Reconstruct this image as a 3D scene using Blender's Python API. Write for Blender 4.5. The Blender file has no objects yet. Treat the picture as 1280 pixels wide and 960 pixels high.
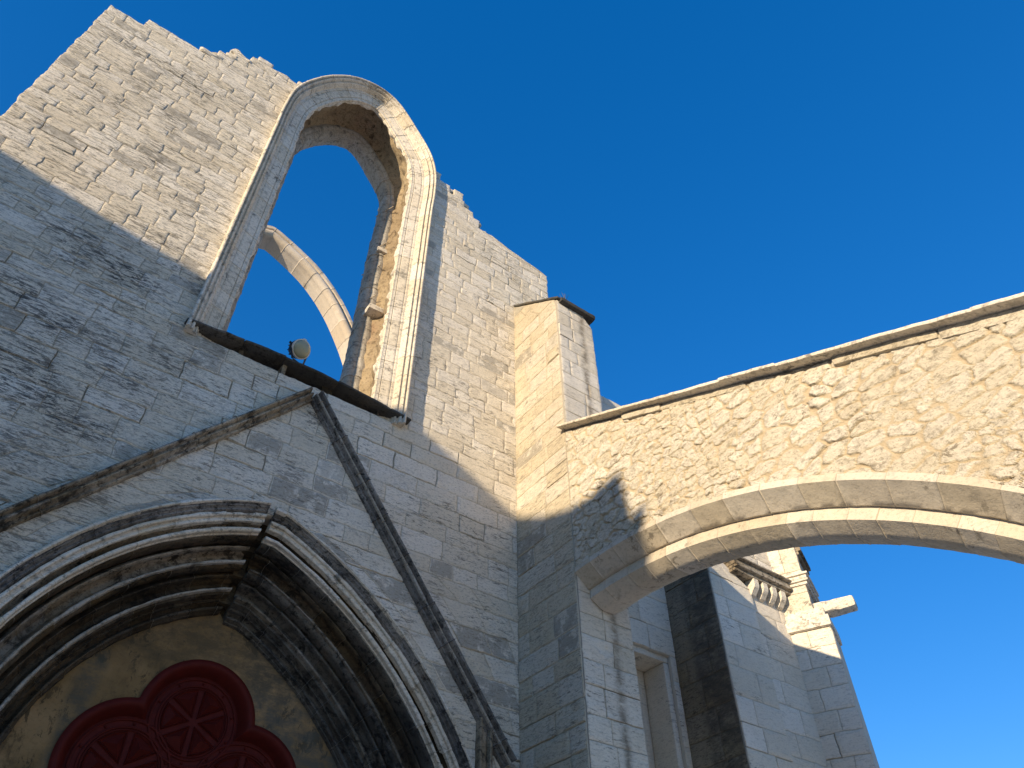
import bpy, math, random
import numpy as np
from mathutils import Matrix, Vector
random.seed(7); RNG = np.random.default_rng(11)
S = bpy.context.scene; COL = S.collection

# ------------------------------------------------------------------ camera
F_PX, PITCH, ROLL, YAW = 961.0, math.radians(44.68), math.radians(-0.461), math.radians(36.66)
CAM = np.array([0.0, -8.0, 1.6])
_cp, _sp = math.cos(PITCH), math.sin(PITCH)
_fw = np.array([0, _cp, _sp]); _up = np.array([0, -_sp, _cp]); _rt = np.array([1.0, 0, 0])
_r = math.cos(ROLL) * _rt + math.sin(ROLL) * _up
_u = -math.sin(ROLL) * _rt + math.cos(ROLL) * _up
_c, _s = math.cos(-YAW), math.sin(-YAW)
_R = np.array([[_c, -_s, 0], [_s, _c, 0], [0, 0, 1]])
FW, RT, UP = _R @ _fw, _R @ _r, _R @ _u
cam_data = bpy.data.cameras.new('camera')
cam = bpy.data.objects.new('camera', cam_data); COL.objects.link(cam)
cam_data.sensor_fit = 'HORIZONTAL'; cam_data.sensor_width = 36.0
cam_data.lens = F_PX / 1280.0 * 36.0
cam_data.clip_start = 0.1; cam_data.clip_end = 3000
m = Matrix.Identity(4)
for i in range(3):
    m[i][0], m[i][1], m[i][2], m[i][3] = RT[i], UP[i], -FW[i], CAM[i]
cam.matrix_world = m
S.camera = cam

# ------------------------------------------------------------------ light
SUN_D = np.array([2.5, 1.0, -0.62]); SUN_D = SUN_D / np.linalg.norm(SUN_D)
SUN_EL = math.asin(-SUN_D[2]); SUN_ROT = math.atan2(-SUN_D[0], -SUN_D[1])
W = bpy.data.worlds.new('World'); S.world = W; W.use_nodes = True
wn = W.node_tree; wn.nodes.clear()
sky = wn.nodes.new('ShaderNodeTexSky'); sky.sky_type = 'NISHITA'; sky.sun_disc = False
sky.sun_elevation = SUN_EL; sky.sun_rotation = SUN_ROT
sky.air_density = 1.0; sky.dust_density = 0.0; sky.ozone_density = 4.0; sky.altitude = 100
gm = wn.nodes.new('ShaderNodeGamma'); gm.inputs[1].default_value = 0.66
hs = wn.nodes.new('ShaderNodeHueSaturation'); hs.inputs['Saturation'].default_value = 1.52; hs.inputs['Hue'].default_value = 0.5165
bg = wn.nodes.new('ShaderNodeBackground'); bg.inputs['Strength'].default_value = 0.13
wo = wn.nodes.new('ShaderNodeOutputWorld')
wn.links.new(sky.outputs[0], gm.inputs[0]); wn.links.new(gm.outputs[0], hs.inputs['Color']); wn.links.new(hs.outputs[0], bg.inputs[0]); wn.links.new(bg.outputs[0], wo.inputs[0])
sd = bpy.data.lights.new('sun', 'SUN'); sd.energy = 2.75; sd.angle = math.radians(0.5); sd.color = (1.0, 0.81, 0.56)
so = bpy.data.objects.new('sun', sd); COL.objects.link(so)
so.rotation_euler = Vector(SUN_D).to_track_quat('-Z', 'Y').to_euler(); so.location = (-20, -20, 30)
S.view_settings.view_transform = 'Standard'; S.view_settings.look = 'None'
S.view_settings.exposure = 1.42; S.view_settings.gamma = 1.0; S.view_settings.use_curve_mapping = False
S.render.engine = 'CYCLES'
S.cycles.max_bounces = 8; S.cycles.diffuse_bounces = 6

# ------------------------------------------------------------------ noise (numpy)
def _h(i, j, k, seed):
    n = (i * 374761393 + j * 668265263 + k * 1274126177 + seed * 974711) & 0xffffffff
    n = ((n ^ (n >> 13)) * 1103515245) & 0xffffffff
    n = ((n ^ (n >> 15)) * 2246822519) & 0xffffffff
    return ((n ^ (n >> 16)) & 0xffff) / 65535.0
def vnoise(p, seed=0):
    p = np.asarray(p, float); i = np.floor(p).astype(np.int64); f = p - i; f = f * f * (3 - 2 * f)
    x, y, z = i[..., 0], i[..., 1], i[..., 2]; r = 0
    for a in (0, 1):
        for b in (0, 1):
            for c in (0, 1):
                w = (f[..., 0] if a else 1 - f[..., 0]) * (f[..., 1] if b else 1 - f[..., 1]) * (f[..., 2] if c else 1 - f[..., 2])
                r = r + w * _h(x + a, y + b, z + c, seed)
    return r * 2 - 1
def fbm(p, octv=3, seed=0):
    p = np.asarray(p, float); r = 0; a = 1; t = 0
    for o in range(octv):
        r = r + a * vnoise(p * 2 ** o + o * 17.3, seed + o); t += a; a *= 0.5
    return r / t
def voro(u, v, seed):
    i0, j0 = np.floor(u).astype(np.int64), np.floor(v).astype(np.int64)
    f1 = np.full(u.shape, 9.0); f2 = np.full(u.shape, 9.0); idv = np.zeros(u.shape); tl = np.zeros(u.shape)
    for a in (-1, 0, 1):
        for b in (-1, 0, 1):
            i, j = i0 + a, j0 + b
            eu = u - (i + 0.5 + 0.8 * (_h(i, j, 0 * i, seed) - 0.5)); ev = v - (j + 0.5 + 0.8 * (_h(i, j, 0 * i + 1, seed) - 0.5))
            d = (np.abs(eu) ** 2.6 + np.abs(ev) ** 2.6) ** (1 / 2.6); tq = eu * (_h(i, j, 0 * i + 5, seed) - .5) * 2 + ev * (_h(i, j, 0 * i + 6, seed) - .5) * 2
            near = d < f1
            f2 = np.where(near, f1, np.minimum(f2, d)); idv = np.where(near, _h(i, j, 0 * i + 2, seed), idv); tl = np.where(near, tq, tl); f1 = np.where(near, d, f1)
    return f1, f2, idv, tl
def sstep(a, b, x):
    t = np.clip((x - a) / (b - a), 0, 1); return t * t * (3 - 2 * t)

# ------------------------------------------------------------------ pixel rays (only used to read plans off the photograph)
def ray(x, y): return FW * F_PX + RT * (x - 640) - UP * (y - 480)
def PY(x, y, y0=0.0):
    d = ray(x, y); return CAM + d * ((y0 - CAM[1]) / d[1])
def PX(x, y, x0):
    d = ray(x, y); return CAM + d * ((x0 - CAM[0]) / d[0])

# ------------------------------------------------------------------ mesh helpers
class MB:
    def __init__(s): s.v = []; s.f = []; s.t = []; s.n = 0
    def add(s, verts, faces, tone=0.0):
        verts = np.asarray(verts, float).reshape(-1, 3)
        s.v.append(verts); s.f += [tuple(int(i) + s.n for i in f) for f in faces]
        s.t.append(np.broadcast_to(np.asarray(tone, float), (len(verts),)).copy()); s.n += len(verts)
    def grid(s, P, tone=0.0, flip=False, wrap=False):
        a, b = P.shape[:2]; F = []
        for i in range(a - 1):
            for j in range(b if wrap else b - 1):
                q = (i * b + j, (i + 1) * b + j, (i + 1) * b + (j + 1) % b, i * b + (j + 1) % b)
                F.append(q[::-1] if flip else q)
        t = tone if np.ndim(tone) == 0 else np.asarray(tone).reshape(-1)
        s.add(P.reshape(-1, 3), F, t)
    def hexa(s, c8, tone=0.0):   # bottom 4 then top 4, same winding
        s.add(c8, [(3, 2, 1, 0), (4, 5, 6, 7), (0, 1, 5, 4), (1, 2, 6, 5), (2, 3, 7, 6), (3, 0, 4, 7)], tone)
    def box(s, a, b, tone=0.0):
        (x0, y0, z0), (x1, y1, z1) = a, b
        s.hexa([(x0, y0, z0), (x1, y0, z0), (x1, y1, z0), (x0, y1, z0), (x0, y0, z1), (x1, y0, z1), (x1, y1, z1), (x0, y1, z1)], tone)
    def rough_box(s, a, b, tone=0.0, amp=0.012, step=0.06, rnd=0.025, seed=0, xf=None):
        """box with worn edges: a subdivided cube pushed about by noise; xf maps the points"""
        a, b = np.array(a, float), np.array(b, float); d = b - a
        n = [max(3, int(math.ceil(k / step))) for k in d]
        for ax in range(3):
            o1, o2 = (ax + 1) % 3, (ax + 2) % 3
            for side in (0, 1):
                uu = np.linspace(0, 1, n[o1] + 1); vv = np.linspace(0, 1, n[o2] + 1)
                U, V = np.meshgrid(uu, vv, indexing='ij'); P = np.zeros(U.shape + (3,))
                P[..., ax] = b[ax] if side else a[ax]; P[..., o1] = a[o1] + U * d[o1]; P[..., o2] = a[o2] + V * d[o2]
                c = np.clip(P, a + rnd, b - rnd); off = P - c; L = np.linalg.norm(off, axis=-1, keepdims=True)
                P = c + off / np.maximum(L, 1e-9) * rnd
                q = P * 7 + seed * 3.7
                P = P + amp * np.stack([fbm(q, 3, 1), fbm(q, 3, 5), fbm(q, 3, 9)], -1)
                if xf is not None: P = xf(P)
                s.grid(P, tone, flip=(side == 0))
    def build(s, name, mat, parent=None, sharp=35):
        me = bpy.data.meshes.new(name)
        V = np.concatenate(s.v) if s.v else np.zeros((0, 3))
        me.from_pydata(V.tolist(), [], s.f)
        at = me.attributes.new('tone', 'FLOAT', 'POINT'); at.data.foreach_set('value', np.concatenate(s.t).astype(np.float32))
        me.materials.append(mat)
        me.polygons.foreach_set('use_smooth', [True] * len(me.polygons))
        if sharp: me.set_sharp_from_angle(angle=math.radians(sharp))
        me.update()
        o = bpy.data.objects.new(name, me); COL.objects.link(o)
        if parent is not None: o.parent = parent; o.matrix_parent_inverse = parent.matrix_world.inverted()
        return o
def thing(name, label, cat, loc=(0, 0, 0), group=None):
    o = bpy.data.objects.new(name, None); COL.objects.link(o); o.location = loc
    o.matrix_world = Matrix.Translation(loc); o.empty_display_size = 0.3
    o['label'] = label; o['category'] = cat
    if group: o['group'] = group
    return o

def scan(polys, z):
    xs = []
    for p in polys:
        n = len(p)
        for i in range(n):
            (xa, za), (xb, zb) = p[i], p[(i + 1) % n]
            if (za <= z < zb) or (zb <= z < za): xs.append(xa + (z - za) / (zb - za) * (xb - xa))
    xs.sort(); return list(zip(xs[::2], xs[1::2]))

def ashlar(polys, zr, mp, thick, seed, ch=(0.27, 0.36), bl=(0.38, 0.85), cell=0.05, gap=0.003, ero=(0.003, 0.015), prot=0.003, flip=False, joint=0.002, back=True, inset=.012, ragged=0, jit=.020, opn=.07):
    """coursed masonry: every block a worn, slightly proud face set in mortar on a solid core. mp(u, d, z) -> xyz"""
    mb = MB(); rg = random.Random(seed); z = zr[0]
    while z < zr[1] - 0.02:
        h = rg.uniform(*ch)
        if zr[1] - z - h < 0.12: h = zr[1] - z
        z0, z1 = z, z + h; z = z1
        zm = (z0 + z1) / 2; im = scan(polys, zm); i0 = scan(polys, z0 + 1e-3); i1 = scan(polys, z1 - 1e-3)
        if len(i0) != len(im): i0 = im
        if len(i1) != len(im): i1 = im
        if ragged and z0 > ragged: i0 = i1 = im
        for (a0, b0), (a1, b1), (am, bm) in zip(i0, i1, im):
            if bm - am < 0.03: continue
            if back:
                jd_, q_ = .045, inset; c = [(a0 + q_, jd_, z0), (b0 - q_, jd_, z0), (b0 - q_, thick, z0), (a0 + q_, thick, z0), (a1 + q_, jd_, z1), (b1 - q_, jd_, z1), (b1 - q_, thick, z1), (a1 + q_, thick, z1)]
                P = np.array([mp(*[np.array(k) for k in q]) for q in c])
                mb.add(P, [(3, 2, 1, 0), (4, 5, 6, 7), (0, 1, 5, 4), (1, 2, 6, 5), (2, 3, 7, 6), (3, 0, 4, 7)], -1.0)
            cuts = [am]; first = True
            while cuts[-1] < bm - 0.01:
                l = rg.uniform(*bl) * (rg.uniform(.4, 1) if first else 1); first = False
                if bm - cuts[-1] - l < 0.2: l = bm - cuts[-1]
                cuts.append(cuts[-1] + l)
            for k in range(len(cuts) - 1):
                fa = (cuts[k] - am) / (bm - am); fb = (cuts[k + 1] - am) / (bm - am)
                def edge(s, t):   # s along, t up
                    A = a0 + (a1 - a0) * t; B = b0 + (b1 - b0) * t
                    return A + (B - A) * (fa + (fb - fa) * s)
                wdt = cuts[k + 1] - cuts[k]
                ns = max(2, int(wdt / cell)); nt = max(2, int(h / cell))
                e1 = min(.2, 0.014 / wdt); e2 = min(.2, 0.014 / h)
                ss = np.r_[0, np.linspace(e1, 1 - e1, ns + 1), 1]; tt = np.r_[0, np.linspace(e2, 1 - e2, nt + 1), 1]
                Sg, Tg = np.meshgrid(ss, tt, indexing='ij')
                g1, g2 = gap / wdt, gap / h
                U = edge(g1 + Sg * (1 - 2 * g1), g2 + Tg * (1 - 2 * g2)); Z = z0 + (g2 + Tg * (1 - 2 * g2)) * h
                q = np.stack([U, Z, np.full(U.shape, seed * 1.7)], -1)
                am_ = jit; open_ = 1 if rg.random() < opn else 0
                U = U + am_ * fbm(q * 9, 3, 3); Z = Z + am_ * fbm(q * 9 + 50, 3, 4)
                e = rg.uniform(*ero) * (2.4 if rg.random() < .16 else 1); st = rg.uniform(2.0, 4.5)
                lay = fbm(np.stack([U * st, Z * 13, np.full(U.shape, k * 3.1 + z0)], -1), 3, 7)
                pit = fbm(np.stack([U * 18, Z * 22, np.full(U.shape, 2.0)], -1), 2, 12)
                d = -(prot + rg.uniform(-.002, .003)) + e * (np.maximum(lay, -.3) + .55 * pit) + rg.uniform(-.003, .003) * (Sg - .5) + rg.uniform(-.003, .003) * (Tg - .5)
                de = np.minimum(np.minimum(Sg, 1 - Sg) * wdt, np.minimum(Tg, 1 - Tg) * h)
                rr = rg.uniform(.01, .025)
                d = d + .0025 * (1 - np.clip(de / rr, 0, 1)) ** 2
                rim = (Sg == 0) | (Sg == 1) | (Tg == 0) | (Tg == 1)
                dm = np.where(rim, np.maximum(d, 0) + (.035 if open_ else joint), d); tv_ = rg.uniform(0.0, 1.0)
                tg = np.where(rim, -.04 - opn if not open_ else -.7, tv_) + 0 * U
                mb.grid(mp(U, dm, Z), tg, flip=not flip)
                # mortar skirt closing the joint behind the rim
                loop = np.r_[[(i, 0) for i in range(U.shape[0])], [(U.shape[0] - 1, j) for j in range(1, U.shape[1])], [(i, U.shape[1] - 1) for i in range(U.shape[0] - 2, -1, -1)], [(0, j) for j in range(U.shape[1] - 2, 0, -1)]]
                a_, b_ = loop[:, 0], loop[:, 1]; du = np.clip((Sg[a_, b_] - .5) * 9, -1, 1) * .012; dz = np.clip((Tg[a_, b_] - .5) * 9, -1, 1) * .012
                mb.grid(np.stack([mp(U[a_, b_], dm[a_, b_], Z[a_, b_]), mp(U[a_, b_] + du, dm[a_, b_] + .05, Z[a_, b_] + dz)]), -.8, flip=flip, wrap=True)
    return mb

def resample(pts, ds):
    """Catmull-Rom through 2D points, then even spacing"""
    P = np.array(pts, float); Q = np.vstack([2 * P[0] - P[1], P, 2 * P[-1] - P[-2]]); out = []
    for i in range(1, len(Q) - 2):
        for t in np.linspace(0, 1, 24, endpoint=False):
            a, b, c, d = Q[i - 1], Q[i], Q[i + 1], Q[i + 2]
            out.append(.5 * ((2 * b) + (-a + c) * t + (2 * a - 5 * b + 4 * c - d) * t * t + (-a + 3 * b - 3 * c + d) * t ** 3))
    out.append(P[-1]); out = np.array(out)
    L = np.r_[0, np.cumsum(np.linalg.norm(np.diff(out, axis=0), axis=1))]
    s = np.linspace(0, L[-1], max(2, int(L[-1] / ds)))
    return np.stack([np.interp(s, L, out[:, 0]), np.interp(s, L, out[:, 1])], -1), s

def prof_dense(prof, step):
    out = []
    for (a, b) in zip(prof[:-1], prof[1:]):
        a, b = np.array(a, float), np.array(b, float); n = max(1, int(np.linalg.norm(b - a) / step))
        for k in range(n): out.append(a + (b - a) * k / n)
    out.append(np.array(prof[-1], float)); return np.array(out)

def sweep(mb, fn, S_, prof, joints, rg, amp=0.006, jd=0.014, cap=True, step=0.06, nz=9.0, flip=False, amp_fn=None, off=1.0):
    """fn(s_array, n, y) -> (k,3) points along the path for profile offset n and depth y. joints: path lengths of the block joints"""
    PR = prof_dense(prof, step); T = np.gradient(PR, axis=0); T /= np.maximum(np.linalg.norm(T, axis=1, keepdims=True), 1e-9)
    N2 = np.stack([T[:, 1], -T[:, 0]], -1)     # 2D normal of the profile
    js = [j for j in joints if S_[0] + .05 < j < S_[-1] - .05]
    s = np.unique(np.r_[S_, [j - .007 for j in js], js, [j + .007 for j in js]])
    jm = np.zeros(len(s)); 
    for j in js: jm[np.abs(s - j) < 1e-6] = 1
    seg = np.searchsorted(np.array(js), s - 1e-6) if js else np.zeros(len(s), int)
    tones = np.array([rg.uniform(0, 1) for _ in range(len(js) + 2)]); offs = np.array([rg.uniform(-.004, .006) for _ in range(len(js) + 2)])
    G = np.zeros((len(s), len(PR), 3))
    for i, (n, y) in enumerate(PR):
        P0 = fn(s, np.full(len(s), n), np.full(len(s), y))
        dn = fbm(P0 * nz, 3, 21) * (amp if amp_fn is None else amp_fn(n, y)) + offs[seg] * off - jm * jd
        # inward of solid = against the outward normal: outward is -N2 here
        G[:, i] = fn(s, n - N2[i, 0] * dn, y - N2[i, 1] * dn)
    tn = np.repeat(tones[seg][:, None], len(PR), 1); tn[jm > 0] = -.6
    mb.grid(G, tn, flip=flip)
    if cap:
        k = len(PR)
        mb.add(G[0], [tuple(range(k))], tn[0]); mb.add(G[-1], [tuple(range(k))[::-1]], tn[-1])

# ------------------------------------------------------------------ materials
def mk_stone(name, c_light, c_mid, c_dark, lichen=0.35, streak=5.0, bump=0.5, stain_shade_bands=(), mortar=(0.34, 0.30, 0.24), patch=0.5, rough=0.9, warm=(0.42, 0.30, 0.15), warmth=0.15, fine=1.0, spots=(), worn=False, patchy=0.0, grey=(.19, .17, .13)):
    M = bpy.data.materials.new(name); M.use_nodes = True; T = M.node_tree; N, L = T.nodes, T.links
    b = N['Principled BSDF']; b.inputs['Roughness'].default_value = rough; b.inputs['Specular IOR Level'].default_value = 0.15
    tc = N.new('ShaderNodeTexCoord')
    def mapping(sc, loc=(0, 0, 0)):
        mp_ = N.new('ShaderNodeMapping'); mp_.inputs['Scale'].default_value = sc; mp_.inputs['Location'].default_value = loc
        L.new(tc.outputs['Object'], mp_.inputs[0]); return mp_.outputs[0]
    def noise(vec, sc, det=6, ro=.6, dist=0.0):
        n = N.new('ShaderNodeTexNoise'); n.inputs['Scale'].default_value = sc; n.inputs['Detail'].default_value = det
        n.inputs['Roughness'].default_value = ro; n.inputs['Distortion'].default_value = dist; L.new(vec, n.inputs['Vector']); return n.outputs['Fac']
    def ramp(fac, lo, hi, v0=0.0, v1=1.0):
        r = N.new('ShaderNodeMapRange'); r.interpolation_type = 'SMOOTHSTEP'
        r.inputs['From Min'].default_value = lo; r.inputs['From Max'].default_value = hi; r.inputs['To Min'].default_value = v0; r.inputs['To Max'].default_value = v1
        L.new(fac, r.inputs['Value']); return r.outputs[0]
    def math_(op, a, b_):
        n = N.new('ShaderNodeMath'); n.operation = op
        for i, q in enumerate((a, b_)):
            if isinstance(q, (int, float)): n.inputs[i].default_value = q
            else: L.new(q, n.inputs[i])
        return n.outputs[0]
    def mix(fac, a, b_):
        n = N.new('ShaderNodeMix'); n.data_type = 'RGBA'
        if isinstance(fac, (int, float)): n.inputs[0].default_value = fac
        else: L.new(fac, n.inputs[0])
        for i, q in ((6, a), (7, b_)):
            if isinstance(q, tuple): n.inputs[i].default_value = (*q, 1)
            else: L.new(q, n.inputs[i])
        return n.outputs[2]
    st = mapping((1, 1, streak)); iso = mapping((1, 1, 1))
    big = noise(iso, .55, 4); med = noise(st, 2.6, 8, .68, .3); fin = noise(st, 9, 8, .7); mic = noise(iso, 60, 4, .7); bl = noise(iso, 4.5, 6, .65)
    at = N.new('ShaderNodeAttribute'); at.attribute_name = 'tone'; tone = at.outputs['Fac']
    col = mix(ramp(big, .35, .68), c_light, c_mid)
    col = mix(math_('MULTIPLY', ramp(bl, .45, .72), .55), col, c_mid)
    col = mix(math_('MULTIPLY', ramp(noise(mapping((1, 1, 1), (31, 7, 3)), .9, 5), .52, .75), warmth), col, warm)
    # block to block difference
    tv = N.new('ShaderNodeHueSaturation'); L.new(ramp(tone, 0, 1, .93, 1.05), tv.inputs['Value']); L.new(ramp(tone, 0, 1, 1.15, .85), tv.inputs['Saturation']); L.new(col, tv.inputs['Color']); col = tv.outputs[0]
    # eroded beds: fine dark grooves (the old wall is worn hardest on its left and top)
    gf_ = math_('MULTIPLY', ramp(fin, .51, .64), .44 * fine)
    if worn:
        sg_ = N.new('ShaderNodeSeparateXYZ'); L.new(tc.outputs['Object'], sg_.inputs[0])
        gf_ = math_('MULTIPLY', gf_, math_('ADD', math_('MULTIPLY', math_('MAXIMUM', ramp(sg_.outputs[0], 1.9, .5), ramp(sg_.outputs[2], 9.6, 11.2)), .66), .34))
    col = mix(gf_, col, c_dark)
    col = mix(math_('MULTIPLY', ramp(noise(mapping((1, 1, 1.8), (2, 2, 9)), 26, 5, .7), .52, .64), .5 * fine), col, c_dark)
    # lichen and soot: streaky patches
    li = math_('MULTIPLY', ramp(med, .60 - .16 * lichen, .74 - .12 * lichen), ramp(noise(mapping((1, 1, 1.6), (5, 9, 1)), patch, 4, .55), .50 - .18 * lichen, .66 - .08 * lichen))
    li = math_('MULTIPLY', li, ramp(fin, .38, .54))
    li2 = math_('MULTIPLY', ramp(noise(mapping((1, 1, streak), (7, 1, 5)), 6.5, 9, .78, .5), .545, .585), ramp(noise(mapping((1, 1, 1.3), (15, 2, 8)), .8, 4, .6), .55 - .25 * lichen, .66 - .18 * lichen))
    if worn:
        sw_ = N.new('ShaderNodeSeparateXYZ'); L.new(tc.outputs['Object'], sw_.inputs[0])
        wm = math_('MULTIPLY', ramp(sw_.outputs[0], 2.4, .2), ramp(noise(mapping((1, 1, streak), (4, 4, 4)), 5.0, 9, .8, .6), .52, .57))
        wm = math_('MULTIPLY', wm, ramp(noise(mapping((1, 1, 1.5), (8, 1, 2)), 1.1, 4, .6), .30, .54))
        li2 = math_('MAXIMUM', li2, math_('MULTIPLY', wm, .95))
    col = mix(math_('MULTIPLY', li2, .8), col, c_dark)
    if spots:
        sp_ = N.new('ShaderNodeSeparateXYZ'); L.new(tc.outputs['Object'], sp_.inputs[0])
        nz_ = math_('MULTIPLY', math_('SUBTRACT', noise(mapping((1, 1, 2.6)), 3.2, 8, .72), .5), 2.2)
        fsp = ramp(noise(mapping((1, 1, streak), (6, 6, 6)), 5.5, 9, .8, .6), .49, .54)
        for (cx, cz, rx, rz, amt, c) in spots:
            dx = math_('DIVIDE', math_('SUBTRACT', sp_.outputs[0], cx), rx); dz = math_('DIVIDE', math_('SUBTRACT', sp_.outputs[2], cz), rz)
            d_ = math_('SQRT', math_('ADD', math_('MULTIPLY', dx, dx), math_('MULTIPLY', dz, dz)), 0)
            col = mix(math_('MULTIPLY', math_('MULTIPLY', ramp(math_('ADD', d_, nz_), 1.3, .6), fsp), amt), col, c)
    col = mix(math_('MULTIPLY', li, .88), col, c_dark)
    for (axis, lo, hi, soft, amt, c) in stain_shade_bands:
        sx = N.new('ShaderNodeSeparateXYZ'); L.new(tc.outputs['Object'], sx.inputs[0])
        co = math_('ADD', sx.outputs[axis], math_('MULTIPLY', math_('SUBTRACT', noise(mapping((1, 1, 1)), 2.2, 6, .65), .5), soft * 2.2))
        a = math_('MULTIPLY', ramp(co, lo - soft, lo + soft), ramp(co, hi - soft, hi + soft, 1, 0))
        a = math_('MULTIPLY', a, ramp(noise(mapping((1, 1, 2.2), (3, 3, 3)), 4, 8, .75), .30, .62))
        col = mix(math_('MULTIPLY', a, amt), col, c)
    col = mix(math_('MULTIPLY', math_('MULTIPLY', ramp(tone, .90, .94), ramp(bl, .38, .50)), .55 * patchy), col, grey)
    mo = ramp(tone, -.5, -.02, 1, 0)
    col = mix(mo, col, mortar)
    L.new(col, b.inputs['Base Color'])
    hgt = math_('ADD', math_('MULTIPLY', fin, 1.0), math_('ADD', math_('MULTIPLY', mic, .35), math_('MULTIPLY', med, .8)))
    bp_ = N.new('ShaderNodeBump'); bp_.inputs['Strength'].default_value = bump; bp_.inputs['Distance'].default_value = .03
    L.new(hgt, bp_.inputs['Height']); L.new(bp_.outputs[0], b.inputs['Normal'])
    return M
def mk_plain(name, c, rough=.6, c2=None, sc=8, bump=.2, spec=.3, metal=0):
    M = bpy.data.materials.new(name); M.use_nodes = True; T = M.node_tree; N, L = T.nodes, T.links
    b = N['Principled BSDF']; b.inputs['Roughness'].default_value = rough; b.inputs['Specular IOR Level'].default_value = spec; b.inputs['Metallic'].default_value = metal
    tc = N.new('ShaderNodeTexCoord'); n = N.new('ShaderNodeTexNoise'); n.inputs['Scale'].default_value = sc; n.inputs['Detail'].default_value = 6
    L.new(tc.outputs['Object'], n.inputs['Vector'])
    mx = N.new('ShaderNodeMix'); mx.data_type = 'RGBA'; mx.inputs[6].default_value = (*c, 1); mx.inputs[7].default_value = (*(c2 or tuple(k * .7 for k in c)), 1)
    L.new(n.outputs['Fac'], mx.inputs[0]); L.new(mx.outputs[2], b.inputs['Base Color'])
    bp_ = N.new('ShaderNodeBump'); bp_.inputs['Strength'].default_value = bump; bp_.inputs['Distance'].default_value = .01
    L.new(n.outputs['Fac'], bp_.inputs['Height']); L.new(bp_.outputs[0], b.inputs['Normal'])
    return M

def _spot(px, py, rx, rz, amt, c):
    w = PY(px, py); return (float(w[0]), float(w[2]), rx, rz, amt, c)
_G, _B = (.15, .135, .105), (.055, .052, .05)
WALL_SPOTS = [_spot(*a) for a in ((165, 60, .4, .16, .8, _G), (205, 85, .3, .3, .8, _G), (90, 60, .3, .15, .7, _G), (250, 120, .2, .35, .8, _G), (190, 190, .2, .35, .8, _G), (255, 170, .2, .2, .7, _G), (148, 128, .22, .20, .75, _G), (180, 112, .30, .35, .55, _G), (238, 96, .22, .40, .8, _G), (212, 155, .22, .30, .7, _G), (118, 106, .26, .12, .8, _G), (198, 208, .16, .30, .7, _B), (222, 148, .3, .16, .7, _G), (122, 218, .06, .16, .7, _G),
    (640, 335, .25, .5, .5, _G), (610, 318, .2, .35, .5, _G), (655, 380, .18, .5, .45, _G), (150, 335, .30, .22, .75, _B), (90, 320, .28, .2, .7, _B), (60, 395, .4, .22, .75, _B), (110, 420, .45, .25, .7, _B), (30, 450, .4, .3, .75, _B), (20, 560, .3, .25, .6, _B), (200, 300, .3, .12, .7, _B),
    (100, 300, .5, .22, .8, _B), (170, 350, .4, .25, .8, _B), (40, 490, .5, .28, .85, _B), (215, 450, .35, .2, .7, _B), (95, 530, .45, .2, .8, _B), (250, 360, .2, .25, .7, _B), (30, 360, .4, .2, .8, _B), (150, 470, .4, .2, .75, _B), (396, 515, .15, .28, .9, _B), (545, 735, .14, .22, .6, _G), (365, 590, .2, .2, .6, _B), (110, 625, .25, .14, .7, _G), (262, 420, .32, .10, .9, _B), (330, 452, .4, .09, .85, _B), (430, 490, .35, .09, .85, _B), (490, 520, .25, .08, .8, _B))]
LI, MI, DK = (.80, .725, .59), (.72, .645, .52), (.15, .135, .105)
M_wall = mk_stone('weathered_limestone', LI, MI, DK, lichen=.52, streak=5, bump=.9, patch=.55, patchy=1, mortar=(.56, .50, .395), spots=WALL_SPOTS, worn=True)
M_pier = mk_stone('pier_limestone', (.62, .54, .405), (.55, .475, .355), (.18, .16, .13), lichen=.5, streak=6, bump=.8, patch=.9, warmth=.2, patchy=1, mortar=(.54, .475, .36))
M_front = mk_stone('drip_stained_limestone', (.72, .65, .53), (.62, .555, .45), DK, lichen=.3, bump=.6, fine=.55, stain_shade_bands=[(0, 6.55, 6.66, .075, .85, (.13, .10, .065))])
M_trim = mk_stone('dressed_limestone', (.68, .61, .49), (.59, .525, .42), (.13, .12, .10), lichen=.4, streak=1.5, bump=.3, warmth=.1)
M_inner = mk_stone('grey_weathered_trim', (.44, .40, .33), (.32, .29, .24), (.08, .075, .065), lichen=.6, streak=1.2, bump=.6, warmth=.15, patch=1.2)
M_sootshade_black = mk_stone('black_soot_shade_stone', (.16, .145, .12), (.055, .05, .043), (.014, .014, .014), lichen=.9, streak=1.2, bump=.5, warmth=.1, patch=1.6, mortar=(.30, .28, .24))  # darker copy for the right half: soot plus recess shade in the colour
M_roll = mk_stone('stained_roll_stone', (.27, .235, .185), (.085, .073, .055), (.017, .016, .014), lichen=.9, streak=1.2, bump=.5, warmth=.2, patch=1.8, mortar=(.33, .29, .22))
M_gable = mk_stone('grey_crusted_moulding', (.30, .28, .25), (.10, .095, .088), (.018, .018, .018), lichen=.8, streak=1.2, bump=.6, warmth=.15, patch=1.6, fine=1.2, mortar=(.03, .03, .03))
M_rubble = mk_stone('rubble_masonry', (.68, .615, .49), (.60, .53, .405), (.19, .155, .105), lichen=.45, streak=1.8, bump=1.2, mortar=(.53, .43, .29), warmth=.3)
M_ring = mk_stone('arch_ring_stone', (.60, .54, .435), (.52, .46, .365), (.16, .14, .11), lichen=.3, streak=1.5, bump=.35, warmth=.3, fine=.5)
M_black = mk_stone('black_crusted_stone', (.16, .15, .135), (.06, .057, .053), (.016, .016, .016), lichen=.9, streak=1.5, bump=.5, warmth=.15, patch=1.4, fine=1.4)
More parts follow.
